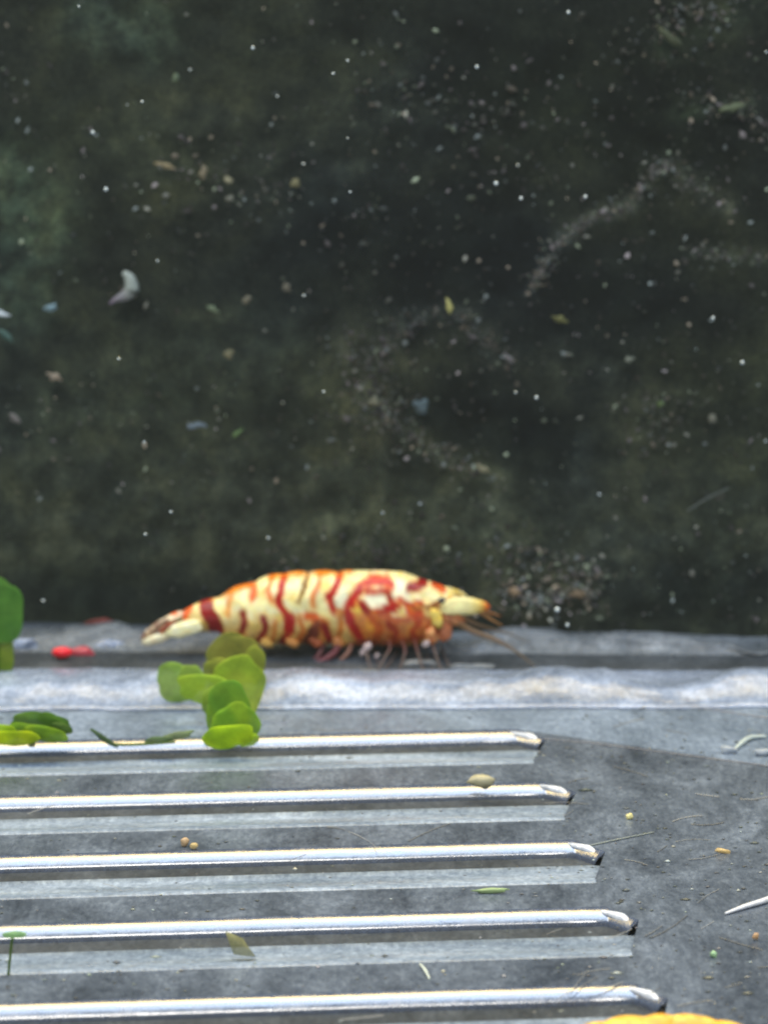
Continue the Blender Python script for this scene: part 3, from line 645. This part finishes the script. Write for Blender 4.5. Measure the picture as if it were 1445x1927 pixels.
for (x, y, rx, ry, a, c, lab) in FL:
    thing('algae_flake', x, y, rx*.82, ry*.82, a, srgb(*[q*.86 for q in c]), wally(x)-.10, lab, 'algae flake', mdeb, 3, .5)
p = [Q(x, y, wally(x)-.12) for x, y in ((232, 512), (244, 524), (248, 545), (236, 556), (218, 564), (206, 572))]
o = tube('bent_flake', p, [.012, .035, .045, .034, .016, .005], lambda t: lerp3(srgb(150, 158, 150), srgb(120, 100, 125), max(0, t*1.6-.6)), mat=mdeb); recentre(o, p[0]); tag(o, 'bent crescent shaped white flake on the wall at left', 'algae flake')
p = [Q(x, y, wally(x)-.1) for x, y in ((1292, 962), (1330, 938), (1372, 918))]
o = tube('wall_thread', p, [.004, .006, .003], srgb(95, 100, 95), mat=mdeb); recentre(o, p[0]); tag(o, 'faint slanted thread low on the wall near the right edge', 'thread')

BU = [(175, 249, 5.5, 1, 'brightest bubble at upper left of the dark wall, upper one of two'), (200, 356, 6, 1, 'brightest bubble at upper left of the dark wall, lower one of two'),
 (476, 90, 5, 1, 'white bubble high on the wall left of centre'), (933, 345, 6, 2, 'bright cyan bubble on the upper right wall'), (980, 373, 5, 1, 'bubble directly right under the cyan bubble'),
 (1101, 370, 5, 1, 'bubble further right level with the one under the cyan bubble'), (1009, 748, 5, 1, 'bright bubble right of the faint arc at mid height'), (970, 738, 3.5, 1, 'tiny glint left beside the bright bubble right of the arc'),
 (1396, 682, 5.5, 1, 'bright bubble near the right edge at mid height'), (1341, 598, 4.5, 1, 'small bubble up left of the bright one by the right edge'), (1048, 1147, 7, 2, 'white bubble in the heap right of the shrimp head'),
 (1067, 1176, 5, 1, 'small bubble below the white one by the shrimp head'), (897, 126, 5, 1, 'greenish bubble high on the wall right of centre'), (1069, 23, 5, 1, 'bubble at the top edge right of centre')]
for (x, y, r_, kind, lab) in BU:
    thing('air_bubble', x, y, r_*.62, r_*.68, 0, (0, 0, 0), 17.9, lab, 'bubble', mbubb, r_*.8, .03, 'tiny bubbles on the dark wall')
for (x, y) in [(149, 12), (358, 131), (240, 197), (268, 191), (522, 181), (627, 138), (654, 114), (654, 260), (571, 308), (659, 361), (297, 491), (572, 556), (974, 311), (1441, 98), (224, 675), (272, 832), (609, 737), (1127, 930), (322, 963), (274, 1005), (505, 1012), (82, 1130), (1440, 830), (720, 965), (790, 948)]:
    thing('air_bubble', x, y, *random.choice([(1.5, 1.7), (2.2, 2.0), (1.8, 2.5), (2.8, 1.9)]), 0, (0, 0, 0), random.uniform(17.2, 18.8), 'tiny glinting bubble among the dim specks of the dark wall', 'bubble', mbubb, 3, .03, 'tiny bubbles on the dark wall')

# ------------------------------------------------------------------ the murky water the camera looks through
bm = bmesh.new(); bmesh.ops.create_cube(bm, size=1)
me = bpy.data.meshes.new('haze'); 
for v in bm.verts: v.co = Vector((v.co.x*44, 9.2+v.co.y*25, 1.8+v.co.z*7.2))
bm.to_mesh(me); bm.free(); o = bpy.data.objects.new('haze', me); sc.collection.objects.link(o); tag(o, kind='stuff')
m = bpy.data.materials.new('murky_water'); m.use_nodes = True; nt = m.node_tree; nt.nodes.remove(nt.nodes['Principled BSDF'])
pv = nt.nodes.new('ShaderNodeVolumePrincipled'); pv.inputs['Color'].default_value = (.80, .90, .86, 1); pv.inputs['Density'].default_value = .0009
nt.links.new(pv.outputs[0], nt.nodes['Material Output'].inputs['Volume']); me.materials.append(m)
